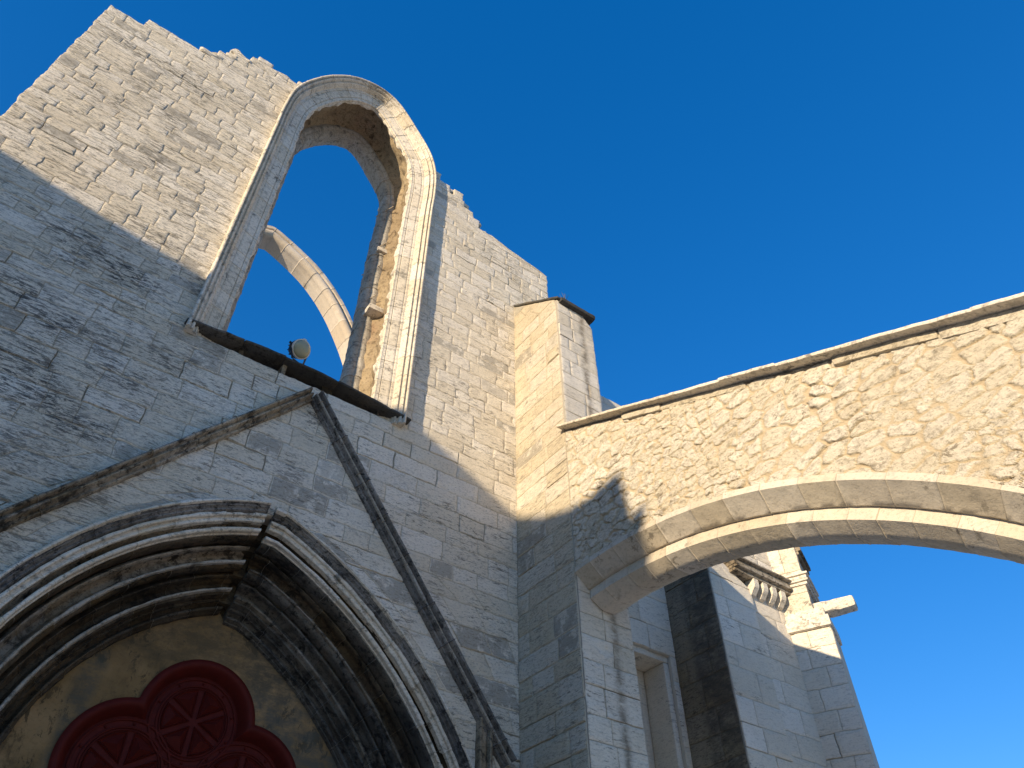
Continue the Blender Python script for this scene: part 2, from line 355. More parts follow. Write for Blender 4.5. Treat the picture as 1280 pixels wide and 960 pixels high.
M_crust = mk_stone('sooty_carved_stone', (.46, .40, .31), (.18, .135, .08), (.022, .02, .017), lichen=1.0, streak=1.2, bump=.4, warmth=.3, warm=(.20, .12, .05), patch=1.6, mortar=(.33, .29, .22))
M_sootshade = mk_stone('soot_and_shade_stone', (.12, .09, .055), (.025, .02, .015), (.012, .011, .01), lichen=.9, streak=1.2, bump=.4, warmth=.4, warm=(.18, .11, .045), patch=1.6, mortar=(.33, .29, .22))  # real soot crust, darkened further with recess shade painted into the colour
M_brown = mk_stone('broken_core_masonry', (.36, .27, .15), (.24, .17, .09), (.07, .05, .03), lichen=.4, streak=1, bump=1.0, warmth=.5, warm=(.35, .17, .09))
M_plaster = mk_stone('stained_shaded_plaster', (.36, .225, .105), (.15, .092, .036), (.05, .038, .022), lichen=.6, streak=.6, bump=.3, warmth=.7, warm=(.22, .14, .05), patch=1.0, fine=.4, stain_shade_bands=[(0, 2.75, 9.0, .3, .8, (.075, .078, .066)), (0, 1.0, 1.22, .06, .75, (.07, .072, .058)), (2, 5.42, 9.0, .22, .7, (.075, .058, .035))])  # right and top bands mix stain with painted portal shade; narrow column is stain
M_far = mk_stone('side_wall_limestone', (.72, .655, .545), (.64, .58, .48), (.13, .12, .105), lichen=.3, bump=.5, mortar=(.50, .46, .39), fine=.5)
M_darkb = mk_stone('blackened_buttress_stone', (.30, .265, .20), (.22, .19, .14), (.05, .046, .04), lichen=.5, bump=.6, stain_shade_bands=[(1, -1.2, .0, .10, .75, (.06, .059, .057))], mortar=(.19, .17, .14))
M_new = mk_stone('cream_restored_stone', (.60, .52, .42), (.55, .47, .37), (.25, .21, .16), lichen=.05, streak=1, bump=.15, warmth=.1, fine=.4)
M_red = mk_plain('dark_red_paint', (.105, .012, .008), .6, (.05, .006, .004), 9, .4, .12)
M_iron = mk_plain('pale_iron', (.42, .38, .30), .7, (.30, .22, .14), 20, .2)
M_slate = mk_stone('dark_cap_stone', (.10, .095, .085), (.06, .057, .05), (.015, .015, .015), lichen=.6, streak=1.5, bump=.5)
M_lamp = mk_plain('black_lamp_housing', (.022, .023, .025), .55, (.012, .012, .013), 12, .2)
M_bezel = mk_plain('pale_lamp_rim', (.60, .58, .52), .4, (.45, .43, .38), 20, .1)
M_lens = mk_plain('olive_lamp_glass', (.33, .33, .22), .22, (.22, .225, .15), 3, .05, .5)
M_ground = mk_stone('plaza_paving', (.68, .62, .53), (.60, .55, .47), (.3, .27, .23), lichen=.2, streak=1, bump=.2)
M_house = mk_stone('ochre_render', (.55, .42, .26), (.50, .38, .23), (.25, .2, .14), lichen=.05, bump=.1)
M_tile = mk_plain('red_roof_tile', (.30, .11, .06), .8); M_pane = mk_plain('window_pane', (.03, .04, .05), .1, spec=.5); M_wood = mk_plain('white_window_frame', (.6, .58, .54), .6)
M_weed = mk_plain('dry_weed', (.16, .15, .07), .8)

# ------------------------------------------------------------------ ground
g = MB(); g.add([(-900, -900, 0), (900, -900, 0), (900, 900, 0), (-900, 900, 0)], [(0, 1, 2, 3)], .5)
go = g.build('ground', M_ground, sharp=0); go['kind'] = 'structure'

# ------------------------------------------------------------------ church front
XL, XC, XR = -2.67, 6.02, 6.95
HY = -0.10                                        # depth of the hood's outer lip
CL, RL, CRr, RR = (3.073, 3.757), 3.54, (0.562, 2.012), 5.448    # the two arcs of the portal
X0 = 2.265
def arc_pts(side, n, zlow):
    """(x, z) points of one half of the portal's pointed arch, offset inwards by n, from the foot up to the apex"""
    C_, R_ = (CL, RL) if side < 0 else (CRr, RR); r = R_ - n
    ap = X0 - .045 if side < 0 else X0 + .035
    if side < 0: th = np.linspace(0, math.acos(np.clip((C_[0] - ap) / r, -1, 1)), 60); xs, zs = C_[0] - r * np.cos(th), C_[1] + r * np.sin(th)
    else:
        kn = X0 + .20; th = np.linspace(math.asin((3.0 - C_[1]) / r), math.acos(np.clip((kn - C_[0]) / r, -1, 1)), 60); xs, zs = C_[0] + r * np.cos(th), C_[1] + r * np.sin(th)
        xs = np.r_[xs, ap]; zs = np.r_[zs, zs[-1] + .015]
    return np.r_[xs[:1], xs], np.r_[zlow, zs]

wpath = [(.52, 9.3), (.52, 12.0), (.52, 14.8), (.52, 15.7), (.60, 16.55), (.93, 17.42), (1.30, 18.02), (1.71, 18.43), (2.25, 18.62), (2.74, 18.44), (3.22, 17.87), (3.66, 17.22), (3.86, 16.55), (3.90, 15.8), (3.88, 14.8), (3.87, 12.0), (3.86, 9.3)]
WP, WS = resample(wpath, .05)
WT = np.gradient(WP, axis=0); WT /= np.linalg.norm(WT, axis=1, keepdims=True); WN = np.stack([WT[:, 1], -WT[:, 0]], -1)
for _ in range(6): WN[1:-1] = (WN[:-2] + WN[1:-1] * 2 + WN[2:]) / 4
WN /= np.linalg.norm(WN, axis=1, keepdims=True)
def wfn(s, n, y):
    p = [np.interp(s, WS, WP[:, k]) for k in (0, 1)]; q = [np.interp(s, WS, WN[:, k]) for k in (0, 1)]
    return np.stack([p[0] + q[0] * n, y + 0 * s, p[1] + q[1] * n], -1)

hx, hz = arc_pts(-1, .06, 0); hx2, hz2 = arc_pts(1, .06, 0)
portal_hole = list(zip(hx, hz)) + list(zip(hx2[::-1], hz2[::-1]))
wh = WP + WN * .10
window_hole = [(.62, 9.29)] + [tuple(p) for p in wh[(wh[:, 1] > 9.3)]] + [(3.76, 9.29)] + [(float(x_), 9.31 + .10 * math.sin(math.pi * (x_ - .5) / 3.43) - dz_ * .7) for x_, dz_ in zip(np.linspace(3.66, .74, 30), [.02, .02, .10, .12, .11, .03, .02, .02, .03, .13, .14, .12, .10, .02, .03, .02, .11, .12, .02, .02, .02, .09, .13, .14, .12, .04, .02, .10, .11, .02])]
outline = [(XL, 0), (XL, 15.80), (-1.86, 15.87), (-1.0, 15.88), (-.96, 16.08), (-.84, 16.40), (-.68, 16.36), (-.62, 16.62), (-.38, 16.70), (-.23, 16.99), (-.03, 17.04), (.14, 16.90), (.45, 16.97), (.60, 16.95), (.62, 19.5)]
outline += [(3.80, 19.5), (3.82, 16.9), (3.95, 16.85), (4.06, 16.76), (4.26, 16.62), (4.33, 16.44), (4.55, 16.62), (4.71, 16.45), (4.69, 16.2), (4.9, 16.13), (5.12, 15.83), (5.21, 15.72), (6.2, 15.66), (XR, 15.61), (XR, 0)]
church = thing('church_facade', 'pale ruined church front with an empty pointed window above a gabled pointed portal', 'church front', (2.2, 0, 0))
mpf = lambda u, d, z: np.stack([u + 0 * d, d + 0 * u, z + 0 * u], -1)
# the window hole is open towards the sky between the crumbling wall tops, so cut it through the outline
holes = [portal_hole, window_hole]
ZM = 9.34
wall = ashlar([outline] + holes, (ZM, 17.04), mpf, 1.4, 3, ch=(.18, .29), bl=(.22, .66), cell=.04, ragged=15.5, opn=.02, jit=.028, ero=(.002, .011))
for low in (ashlar([outline] + holes, (3.2, ZM), mpf, 1.4, 6, ch=(.235, .33), bl=(.34, .82), cell=.045, opn=.09, ero=(.002, .010)), ashlar([outline] + holes, (0, 3.2), mpf, 1.4, 4, cell=.2)):
    wall.v += low.v; wall.t += low.t; wall.f += [tuple(i + wall.n for i in f) for f in low.f]; wall.n += low.n
wall.build('wall', M_wall, church)

rl = random.Random(77)
for (px, py) in ((266, 67), (279, 66), (292, 70), (303, 69), (318, 74), (331, 76), (342, 86), (355, 95), (551, 224), (558, 230), (572, 243), (580, 250), (588, 264), (597, 276), (606, 288)):
    w = PY(px, py, .02); b = MB(); sx, sz = rl.uniform(.09, .24), rl.uniform(.05, .13); c_, s_ = math.cos(.35 * rl.uniform(-1, 1)), math.sin(.35 * rl.uniform(-1, 1)); o0 = np.array([w[0], rl.uniform(.0, .12), w[2] - .06])
    b.rough_box((-sx, -.02, -sz), (sx, rl.uniform(.3, .7), sz), rl.random(), amp=.05, rnd=.05, step=.05, seed=px, xf=lambda P: np.stack([P[..., 0] * c_ - P[..., 2] * s_ + o0[0], P[..., 1] + o0[1], P[..., 0] * s_ + P[..., 2] * c_ + o0[2]], -1))
    b.build('loose_stone', M_wall, church)
# window surround: rolls, splayed jambs, broken core, inner order
sur = bpy.data.objects.new('window_surround', None); COL.objects.link(sur); sur.parent = church; sur.matrix_parent_inverse = church.matrix_world.inverted()
rg = random.Random(5)
jn = list(np.arange(.4, WS[-1], .52) + np.array([rg.uniform(-.09, .09) for _ in np.arange(.4, WS[-1], .52)]))
mb = MB()
prof = [(.20, .16), (-.02, .16), (0, .02), (0, -.12), (.006, -.148), (.02, -.158), (.036, -.155), (.044, -.138), (.046, -.105), (.062, -.095), (.066, -.115), (.08, -.128), (.098, -.118), (.106, -.095), (.108, -.055), (.128, -.045), (.132, -.062), (.146, -.07), (.162, -.055), (.168, -.02), (.182, -.01), (.186, .03), (.20, .05)]
sweep(mb, wfn, WS[::1], prof, jn, rg, amp=.0045, step=.015, flip=True, jd=.006, off=.25)
mb.build('roll_moulding', M_trim, sur, sharp=50)
mb = MB()
prof = [(.19, .15), (.19, .045), (.21, .045), (.235, .052), (.24, .07), (.255, .062), (.39, .10), (.395, .12), (.41, .106), (.45, .12), (.462, .116), (.475, .126), (.478, .148), (.465, .165), (.49, .18), (.485, .22), (.42, .25), (.30, .33)]
jn2 = list(np.arange(.3, WS[-1], .46) + np.array([rg.uniform(-.12, .12) for _ in np.arange(.3, WS[-1], .46)]))
sweep(mb, wfn, WS, prof, jn2, rg, amp=.006, step=.025, flip=True, jd=.007, off=.35, nz=6, amp_fn=lambda n, y: .006 + .07 * float(sstep(.13, .22, y)))
mb.build('splayed_jamb', M_trim, sur, sharp=50)
mb = MB()
prof = [(.25, .20), (.43, .24), (.38, .50), (.30, .65), (.30, .80), (.38, .92), (.44, 1.0), (.30, 1.05)]
def wfn3(s, n, y):
    z = np.interp(s, WS, WP[:, 1]); return wfn(s, n - .10 * sstep(16.2, 18.0, z), y)
sweep(mb, wfn3, WS, prof, [], rg, amp=.09, step=.05, nz=4.0, flip=True)
mb.build('broken_core', M_brown, sur, sharp=25)
mb = MB()
prof = [(.35, 1.38), (.35, .98), (.47, .95), (.52, .97), (.53, 1.0), (.56, 1.0), (.60, 1.02), (.64, 1.06), (.655, 1.12), (.64, 1.18), (.65, 1.2), (.65, 1.30), (.60, 1.41)]
def wfn2(s, n, y):
    z = np.interp(s, WS, WP[:, 1]); return wfn(s, n * (1 - .17 * sstep(15.8, 17.4, z)), y)
jn3 = list(np.arange(.5, WS[-1], .6) + np.array([rg.uniform(-.1, .1) for _ in np.arange(.5, WS[-1], .6)]))
sweep(mb, wfn2, WS, prof, jn3, rg, amp=.016, step=.05, flip=True, jd=.010)
mb.build('inner_arch', M_inner, sur, sharp=50)
# iron ties and stub stones in the broken right jamb
for (px, py, dx) in ((492, 258, .5), (484, 303, .32), (476, 331, .5), (470, 369, .42)):
    p = PX(px, py, 3.40); b = MB()
    a = np.array(p); d = np.array([-.16, .42, .02]) * dx / .45; n = np.cross(d, [0, 0, 1]); n /= np.linalg.norm(n); r = .011
    ring = [n * r * math.cos(t) + np.array([0, 0, 1]) * r * math.sin(t) for t in np.linspace(0, 2 * math.pi, 7)[:-1]]
    b.grid(np.array([[a + q for q in ring], [a + d + q for q in ring]]), .6, wrap=True); b.build('iron_tie', M_iron, sur)
for (px, py) in ((478, 312), (468, 384), (486, 252)):
    p = PX(px, py, 3.38); b = MB(); b.rough_box(p + np.array([-.10, -.02, -.06]), p + np.array([.22, .34, .06]), .9, amp=.02, seed=px); b.build('bonding_stone', M_trim, sur)

# sill with the decayed course beneath it
bow = lambda x: .115 * np.sin(np.pi * np.clip((x - .5) / 3.43, 0, 1))
sill = MB(); x = .50
rs = random.Random(9)
while x < 3.93:
    l = min(rs.uniform(.6, 1.0), 3.95 - x + .001)
    if 3.95 - x - l < .3: l = 3.95 - x
    sill.rough_box((x - .004, -.13 + rs.uniform(-.012, .012), 9.40), (x + l + .004, .42, 9.452 + rs.uniform(-.006, .006)), rs.random(), amp=.010, seed=x, xf=lambda P: np.stack([P[..., 0], P[..., 1], P[..., 2] + bow(P[..., 0])], -1)); x += l
so_ = sill.build('window_sill', M_slate, church)
x = .60
while x < 3.85:
    w = rs.uniform(.04, .20); st = MB(); st.rough_box((x, -.01 + rs.uniform(-.02, .08), 9.22 + float(bow(x)) * .8), (x + w, .35, 9.402 + float(bow(x))), rs.random(), amp=.025, seed=x * 3); st.build('sill_bracket', M_sootshade if rs.random() < .6 else M_crust, church); x += w + rs.uniform(.5, .9)
cv = MB(); cv.box((.45, .16, 9.1), (4.0, 1.38, 9.40), .1); cv.box((.95, .20, 9.40), (3.45, 1.30, 9.46), .1); cv.build('sill_core', M_slate, church)

# portal gable
def straight(mb, p0, p1, prof, rg, flip, jl=.62, amp=.008, step=.015):
    p0, p1 = np.array(p0, float), np.array(p1, float); L = np.linalg.norm(p1 - p0); t = (p1 - p0) / L; nn = np.array([t[1], -t[0]]) * (1 if flip else -1)
    if nn[1] > 0: nn = -nn
    fn = lambda s, n, y: np.stack([p0[0] + t[0] * s + nn[0] * n, y + 0 * s, p0[1] + t[1] * s + nn[1] * n], -1)
    jj = list(np.arange(jl * .5, L, jl) + np.array([rg.uniform(-.08, .08) for _ in np.arange(jl * .5, L, jl)]))
    sweep(mb, fn, np.arange(0, L + .04, .05).clip(0, L), prof, jj, rg, amp=amp, step=step, flip=flip, nz=8)
gp = [(.02, .10), (-.012, .06), (-.016, -.04), (-.012, -.15), (.0, -.18), (.018, -.19), (.034, -.18), (.038, -.15), (.046, -.11), (.062, -.105), (.07, -.125), (.086, -.13), (.098, -.115), (.10, -.085), (.108, -.055), (.122, -.05), (.13, -.07), (.144, -.07), (.152, -.05), (.155, -.01), (.158, .05)]
GA = [(-1.45, 4.62), (2.33, 9.16)]; GB = [(2.50, 9.17), (5.86, 4.90)]
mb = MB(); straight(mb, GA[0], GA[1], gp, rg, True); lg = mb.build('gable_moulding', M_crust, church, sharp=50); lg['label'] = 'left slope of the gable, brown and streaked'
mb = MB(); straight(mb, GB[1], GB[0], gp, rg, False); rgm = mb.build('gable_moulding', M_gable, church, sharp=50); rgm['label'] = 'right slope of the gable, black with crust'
for (a_, b_, fl_) in ((GA[0], GA[1], True), (GB[1], GB[0], False)):
    mb = MB(); straight(mb, a_, b_, [(.046, -.09), (.058, -.112), (.066, -.134), (.078, -.142), (.09, -.138), (.096, -.12), (.09, -.09)], random.Random(8), fl_, amp=.006, step=.01); mb.build('gable_roll', M_inner if not fl_ else M_crust, church, sharp=50)  # right roll in paler stone stands in for highlights along the dark moulding
mb = MB()
for (xx, ww, dd) in ((5.36, .05, .10), (5.42, .07, .06), (5.50, .05, .11)): mb.rough_box((xx, -dd, 0.3), (xx + ww, .05, 5.33), .4, amp=.006)
mb.build('gable_shaft', M_crust, church)

# archivolts: one order after another, stepping into the wall
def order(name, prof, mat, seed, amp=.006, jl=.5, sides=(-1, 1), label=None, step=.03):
    dk = {'sooty_carved_stone': 'M_sootshade', 'soot_and_shade_stone': 'M_sootshade_black', 'grey_weathered_trim': 'M_roll'}.get(mat.name)  # right halves take darker copies, part soot, part painted shade
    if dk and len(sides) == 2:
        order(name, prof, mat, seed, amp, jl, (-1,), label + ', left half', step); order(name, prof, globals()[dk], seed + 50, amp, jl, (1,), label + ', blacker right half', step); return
    mb = MB(); rr = random.Random(seed)
    for sd_ in sides:
        xs, zs = arc_pts(sd_, 0, 0.0)
        S0 = np.r_[0, np.cumsum(np.hypot(np.diff(xs), np.diff(zs)))]; Lh = S0[-1]
        zb = 2.2
        def fn(s, n, y, sd_=sd_, S0=S0):
            s = np.asarray(s, float); n = np.broadcast_to(n, s.shape); out = np.zeros(s.shape + (3,))
            for nv in np.unique(np.round(n, 4)):
                mk_ = np.abs(n - nv) < 6e-5
                X_, Z_ = arc_pts(sd_, float(nv), 0.0); out[mk_, 0] = np.interp(s[mk_], S0, X_); out[mk_, 2] = np.interp(s[mk_], S0, Z_)
            out[..., 1] = y; return out
        # along the curve use few points on the hidden legs
        i1 = S0[1]; Sg = np.unique(np.r_[np.linspace(max(0, i1 - 1.2), Lh, int((Lh - i1 + 1.2) / .055)), [0]])
        # joints follow the curve
        js = list(np.arange(i1 + .1, Lh, jl) + np.array([rr.uniform(-.1, .1) for _ in np.arange(i1 + .1, Lh, jl)]))
        sweep_fast(mb, sd_, S0, Sg, prof, js, rr, amp, step)
    o = mb.build(name, mat, church, sharp=50)
    if label: o['label'] = label
    return o
def sweep_fast(mb, sd_, S0, Sg, prof, js, rr, amp, step):
    PR = prof_dense(prof, step); T = np.gradient(PR, axis=0); T /= np.maximum(np.linalg.norm(T, axis=1, keepdims=True), 1e-9); N2 = np.stack([T[:, 1], -T[:, 0]], -1)
    js = [j for j in js if j < Sg[-1] - .08]
    s = np.unique(np.r_[Sg, [j - .007 for j in js], js, [j + .007 for j in js]]); jm = np.zeros(len(s))
    for j in js: jm[np.abs(s - j) < 1e-6] = 1
    seg = np.searchsorted(np.array(js), s - 1e-6); tones = np.array([rr.uniform(0, 1) for _ in range(len(js) + 2)]); vo = np.array([rr.uniform(-.005, .005) for _ in range(len(js) + 2)])
    G = np.zeros((len(s), len(PR), 3)); tn = np.repeat(tones[seg][:, None], len(PR), 1)
    for i, (n, y) in enumerate(PR):
        X_, Z_ = arc_pts(sd_, n, 0.0); x, z = np.interp(s, S0, X_), np.interp(s, S0, Z_)
        P0 = np.stack([x, np.full(len(s), y), z], -1)
        # radial direction by differencing
        X2, Z2 = arc_pts(sd_, n + .01, 0.0); rx, rz = (np.interp(s, S0, X2) - x) / .01, (np.interp(s, S0, Z2) - z) / .01
        dn = fbm(P0 * 10, 4, 33) * amp * 1.8 + .5 * amp * fbm(P0 * 30, 2, 35) + vo[seg] - jm * .005
        G[:, i, 0] = x - rx * N2[i, 0] * dn; G[:, i, 2] = z - rz * N2[i, 0] * dn; G[:, i, 1] = y - N2[i, 1] * dn
    tn[jm > 0] = -.4
    mb.grid(G, tn, flip=(sd_ < 0)); k = len(PR); mb.add(G[-1], [tuple(range(k))], .4)
def roll(n0, y0, r, a0=150, a1=-100, k=9):
    return [(n0 - r * math.cos(math.radians(180 - t)) * 1.0, y0 - r * math.sin(math.radians(t))) for t in np.linspace(a0, a1, k)][:0] or [(n0 + r * math.cos(math.radians(t)), y0 - r * math.sin(math.radians(t))) for t in np.linspace(a0, a1, k)]
order('hood_moulding', [(.06, .06), (-.03, .04), (-.03, -.03), (-.01, -.085), (.005, -.10), (.022, -.098), (.03, -.08), (.06, .06)], M_trim, 21, label='thin pale lip of the portal arch', step=.02)
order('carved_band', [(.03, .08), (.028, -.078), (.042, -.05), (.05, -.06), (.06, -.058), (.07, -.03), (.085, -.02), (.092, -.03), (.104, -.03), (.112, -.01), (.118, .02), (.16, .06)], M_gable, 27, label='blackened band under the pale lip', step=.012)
order('archivolt', [(.10, .08), (.12, .02), (.13, -.012)] + roll(.152, -.002, .02, 150, -40) + [(.168, .022), (.18, .026), (.188, .02)] + roll(.212, .032, .019, 150, -50) + [(.224, .06), (.228, .10), (.20, .16)], M_trim, 22, label='outer pair of pale thin rolls', step=.015)
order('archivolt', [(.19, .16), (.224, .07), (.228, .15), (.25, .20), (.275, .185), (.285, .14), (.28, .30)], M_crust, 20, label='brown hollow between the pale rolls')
order('archivolt', [(.25, .22), (.278, .16), (.286, .10)] + roll(.312, .075, .024, 170, -30) + [(.334, .10), (.337, .125), (.348, .128), (.35, .15), (.32, .2)], M_trim, 23, amp=.004, label='bright roll', step=.015)
order('archivolt', [(.32, .20), (.346, .14), (.366, .155), (.372, .21), (.36, .34), (.34, .48)], M_sootshade, 30, label='black soffit behind the bright roll')
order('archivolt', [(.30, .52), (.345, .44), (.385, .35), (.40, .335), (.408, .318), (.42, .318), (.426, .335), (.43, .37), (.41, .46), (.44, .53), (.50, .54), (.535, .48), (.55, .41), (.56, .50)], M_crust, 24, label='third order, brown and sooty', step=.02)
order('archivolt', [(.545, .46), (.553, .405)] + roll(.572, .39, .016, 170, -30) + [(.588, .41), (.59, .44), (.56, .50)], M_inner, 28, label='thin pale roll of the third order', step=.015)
order('archivolt', [(.56, .47), (.589, .42), (.615, .44), (.622, .48), (.61, .60), (.58, .70)], M_sootshade, 31, label='black soffit of the third order')
order('archivolt', [(.54, .74), (.60, .64), (.645, .595), (.655, .578), (.667, .578), (.673, .60), (.665, .68), (.70, .755), (.75, .755), (.78, .69), (.788, .645), (.80, .74)], M_sootshade, 25, label='fourth order, dark brown', step=.02)
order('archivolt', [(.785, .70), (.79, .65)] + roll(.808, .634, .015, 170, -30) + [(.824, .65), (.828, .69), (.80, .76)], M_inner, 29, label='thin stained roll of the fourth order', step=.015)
order('archivolt', [(.77, .92), (.825, .68), (.85, .69), (.86, .80), (.885, .79), (.89, .80), (.885, .86), (.92, .90), (.945, .87)] + roll(.965, .83, .016, 170, -20) + [(.985, .845), (.99, .88), (1.0, .885), (1.01, .98), (.98, 1.05)], M_sootshade, 26, label='innermost order, dark', step=.02)

core = MB(); core.box((-.75, 1.2, 0), (6.05, 1.385, 7.25), .5)
for (n0, n1, yb) in ((-.02, .29, .13), (.29, .36, .30), (.36, .61, .46), (.61, .84, .70), (.84, 1.01, .88)):
    za, zb_ = [min(arc_pts(-1, n_, 0)[1][-1], arc_pts(1, n_, 0)[1][-1]) for n_ in (n1, n0)]
    core.box((X0 - .10, yb + .10, za + .01), (X0 + .14, 1.21, zb_ + .08), .3)
core.build('portal_core', M_sootshade, church)
# tympanum with the red quatrefoil
QC = np.array([2.33, 4.33]); LB = [(2.31, 4.93, .635), (1.72, 4.33, .66), (2.95, 4.33, .66), (2.33, 3.70, .635)]
def quat(off, k=160):
    out = []
    for a in np.linspace(0, 2 * math.pi, k, endpoint=False):
        d = np.array([math.cos(a), math.sin(a)]); best = .3
        for (cx, cz, r) in LB:
            c = np.array([cx, cz]) - QC; r = r + off; bq = d @ c; disc = bq * bq - (c @ c - r * r)
            if disc > 0: best = max(best, bq + math.sqrt(disc))
        out.append(QC + d * best)
    return np.array(out)
tp = MB()
TY = .94
qp = quat(.0, 220); ox, oz = arc_pts(-1, .96, 0); ox2, oz2 = arc_pts(1, .96, 0)
outer = np.array(list(zip(ox, oz)) + list(zip(ox2[::-1], oz2[::-1])))
# radial strip from quatrefoil to the outer boundary
oc = []
for q in qp:
    d = q - QC; d /= np.linalg.norm(d); best = 9
    for i in range(len(outer)):
        a, b = outer[i], outer[(i + 1) % len(outer)]; e = b - a; det = d[0] * -e[1] + d[1] * e[0]
        if abs(det) < 1e-9: continue
        w = a - QC; t = (w[0] * -e[1] + w[1] * e[0]) / det; u_ = (d[0] * w[1] - d[1] * w[0]) / det
        if t > 0 and -1e-6 <= u_ <= 1 + 1e-6: best = min(best, t)
    oc.append(QC + d * best)
oc = np.array(oc); R_ = []
for k in np.linspace(0, 1, 26): R_.append(qp + (oc - qp) * k)
R_ = np.array(R_); P = np.stack([R_[..., 0], np.full(R_.shape[:2], TY), R_[..., 1]], -1)
P[..., 1] += .012 * fbm(P * 2.5, 3, 44)
tp.grid(P, .5, wrap=True)
R2 = np.stack([np.stack([qp[:, 0], np.full(len(qp), TY), qp[:, 1]], -1), np.stack([qp[:, 0], np.full(len(qp), TY + .3), qp[:, 1]], -1)]); tp.grid(R2, .3, wrap=True)
tp.build('tympanum', M_plaster, church, sharp=40)
red = bpy.data.objects.new('quatrefoil_panel', None); COL.objects.link(red); red.parent = church; red.matrix_parent_inverse = church.matrix_world.inverted()
fr = MB(); rows = []
for t in np.linspace(0, 1, 15):
    a = math.pi * t; rows.append((.015 - .165 * t, .90 + .02 - .09 * math.sin(a) + .16 * t))
G = np.stack([np.stack([quat(o_, 260)[:, 0], np.full(260, y_), quat(o_, 260)[:, 1]], -1) for o_, y_ in rows]); fr.grid(G, .5, wrap=True)
fr.build('frame', M_red, red, sharp=60)
pn = MB(); q2 = quat(-.10, 200); cen = np.array([QC[0], 1.05, QC[1]])
pn.add(np.vstack([[cen], np.stack([q2[:, 0], np.full(200, 1.05), q2[:, 1]], -1)]), [(0, 1 + i, 1 + (i + 1) % 200) for i in range(200)], .5); pn.build('backing_panel', M_red, red)
def ring_torus(mb, c, R0, r, y, k=64, flat=1.0):
    th = np.linspace(0, 2 * math.pi, k, endpoint=False); ph = np.linspace(0, 2 * math.pi, 9)[:-1]
    G = np.array([[(c[0] + (R0 + r * math.cos(p)) * math.cos(t), y - r * flat * math.sin(p), c[1] + (R0 + r * math.cos(p)) * math.sin(t)) for p in ph] for t in np.r_[th, th[0]]]); mb.grid(G, .5, wrap=True)
for (cx, cz, r) in LB:
    md = MB(); rr0 = r - .17
    ring_torus(md, (cx, cz), rr0, .014, 1.04); ring_torus(md, (cx, cz), rr0 * .84, .013, 1.04); ring_torus(md, (cx, cz), rr0 * .78, .007, 1.038)
    NSP = 6
    for k in range(NSP):                                   # triangular raised panels between six ribs
        a0, a1 = math.pi / 2 + 2 * math.pi / NSP * k + .085, math.pi / 2 + 2 * math.pi / NSP * (k + 1) - .085; ro, ri = rr0 * .75, rr0 * .10; am = (a0 + a1) / 2
        def pt(rad, a, y): return (cx + rad * math.cos(a), y, cz + rad * math.sin(a))
        def loop(f, y): return [pt(am_r(ro, f), am + (a - am) * f, y) for a in np.linspace(a0, a1, 7)] + [pt(ri + (rr0 * .48 - ri) * (1 - f), am, y)]
        def am_r(r_, f): return rr0 * .48 + (r_ - rr0 * .48) * f
        L0, L1, L2 = loop(1.0, 1.045), loop(.93, 1.022), loop(.80, 1.043); n8 = len(L0); apx = pt(rr0 * .48, am, .965)
        md.add(L0 + L1 + L2 + [apx], [(i, (i + 1) % n8, n8 + (i + 1) % n8, n8 + i) for i in range(n8)] + [(n8 + i, n8 + (i + 1) % n8, 2 * n8 + (i + 1) % n8, 2 * n8 + i) for i in range(n8)] + [(2 * n8 + i, 2 * n8 + (i + 1) % n8, 3 * n8) for i in range(n8)], .5)
    o = md.build('medallion', M_red, red, sharp=30)
    for k in range(10):
        a = 2 * math.pi * (k + .5) / 10; sm = MB(); c = (cx + rr0 * .92 * math.cos(a), cz + rr0 * .92 * math.sin(a))
        rings = [[(c[0] + .017 * math.cos(e) * math.cos(t), 1.05 - .022 * math.sin(e), c[1] + .017 * math.cos(e) * math.sin(t)) for t in np.linspace(0, 2 * math.pi, 9)[:-1]] for e in np.linspace(0, math.pi / 2 - .05, 4)]
        sm.grid(np.array(rings), .5, wrap=True); sm.build('stud', M_red, red)

# ------------------------------------------------------------------ corner pier and flying buttress
PYF = -1.29
pier = thing('corner_pier', 'tall square stone pier with dark sloping cap beside the church front', 'pier', (6.5, -.6, 0))
top_z = lambda y: 13.70 + (y / -1.29) * (-1.02)
polyA = [(PYF + .018, 0), (0.0, 0), (0.0, 13.68), (PYF + .018, 12.68)]
mpA = lambda u, d, z: np.stack([XC + d + 0 * u, u + 0 * d, z + 0 * u], -1)
pa = ashlar([polyA], (3.0, 13.68), mpA, .9, 13, ch=(.25, .34), bl=(.35, .75), ero=(.003, .018), flip=True, inset=.06, jit=.007)
polyB = [(XC + .018, 0), (7.0, 0), (6.86, 12.64), (XC + .018, 12.70)]
mpB = lambda u, d, z: np.stack([u + 0 * d, PYF + d + 0 * u, z + 0 * u], -1)
pa.box((XC + .02, PYF + .02, 0), (6.9, 0, 3.0), .5)
pa.build('shaft', M_pier, pier)
pb = ashlar([polyB], (3.0, 12.66), mpB, .5, 14, ch=(.26, .36), bl=(.35, .75), inset=.06, jit=.007); fo = pb.build('front_face', M_front, pier); fo['label'] = 'grey front of the pier with a long brown drip stain'
cp = MB(); cp.rough_box((XC - .015, PYF - .06, 0), (6.92, .30, .07), .4, amp=.01, xf=lambda P: np.stack([P[..., 0], P[..., 1], P[..., 2] + 12.66 + (P[..., 1] - PYF) * .79 + .02], -1))
cp.rough_box((XC + .06, PYF - .10, 12.60), (6.90, PYF + .2, 12.70), .2, amp=.012)
cp.build('cap_slab', M_slate, pier)
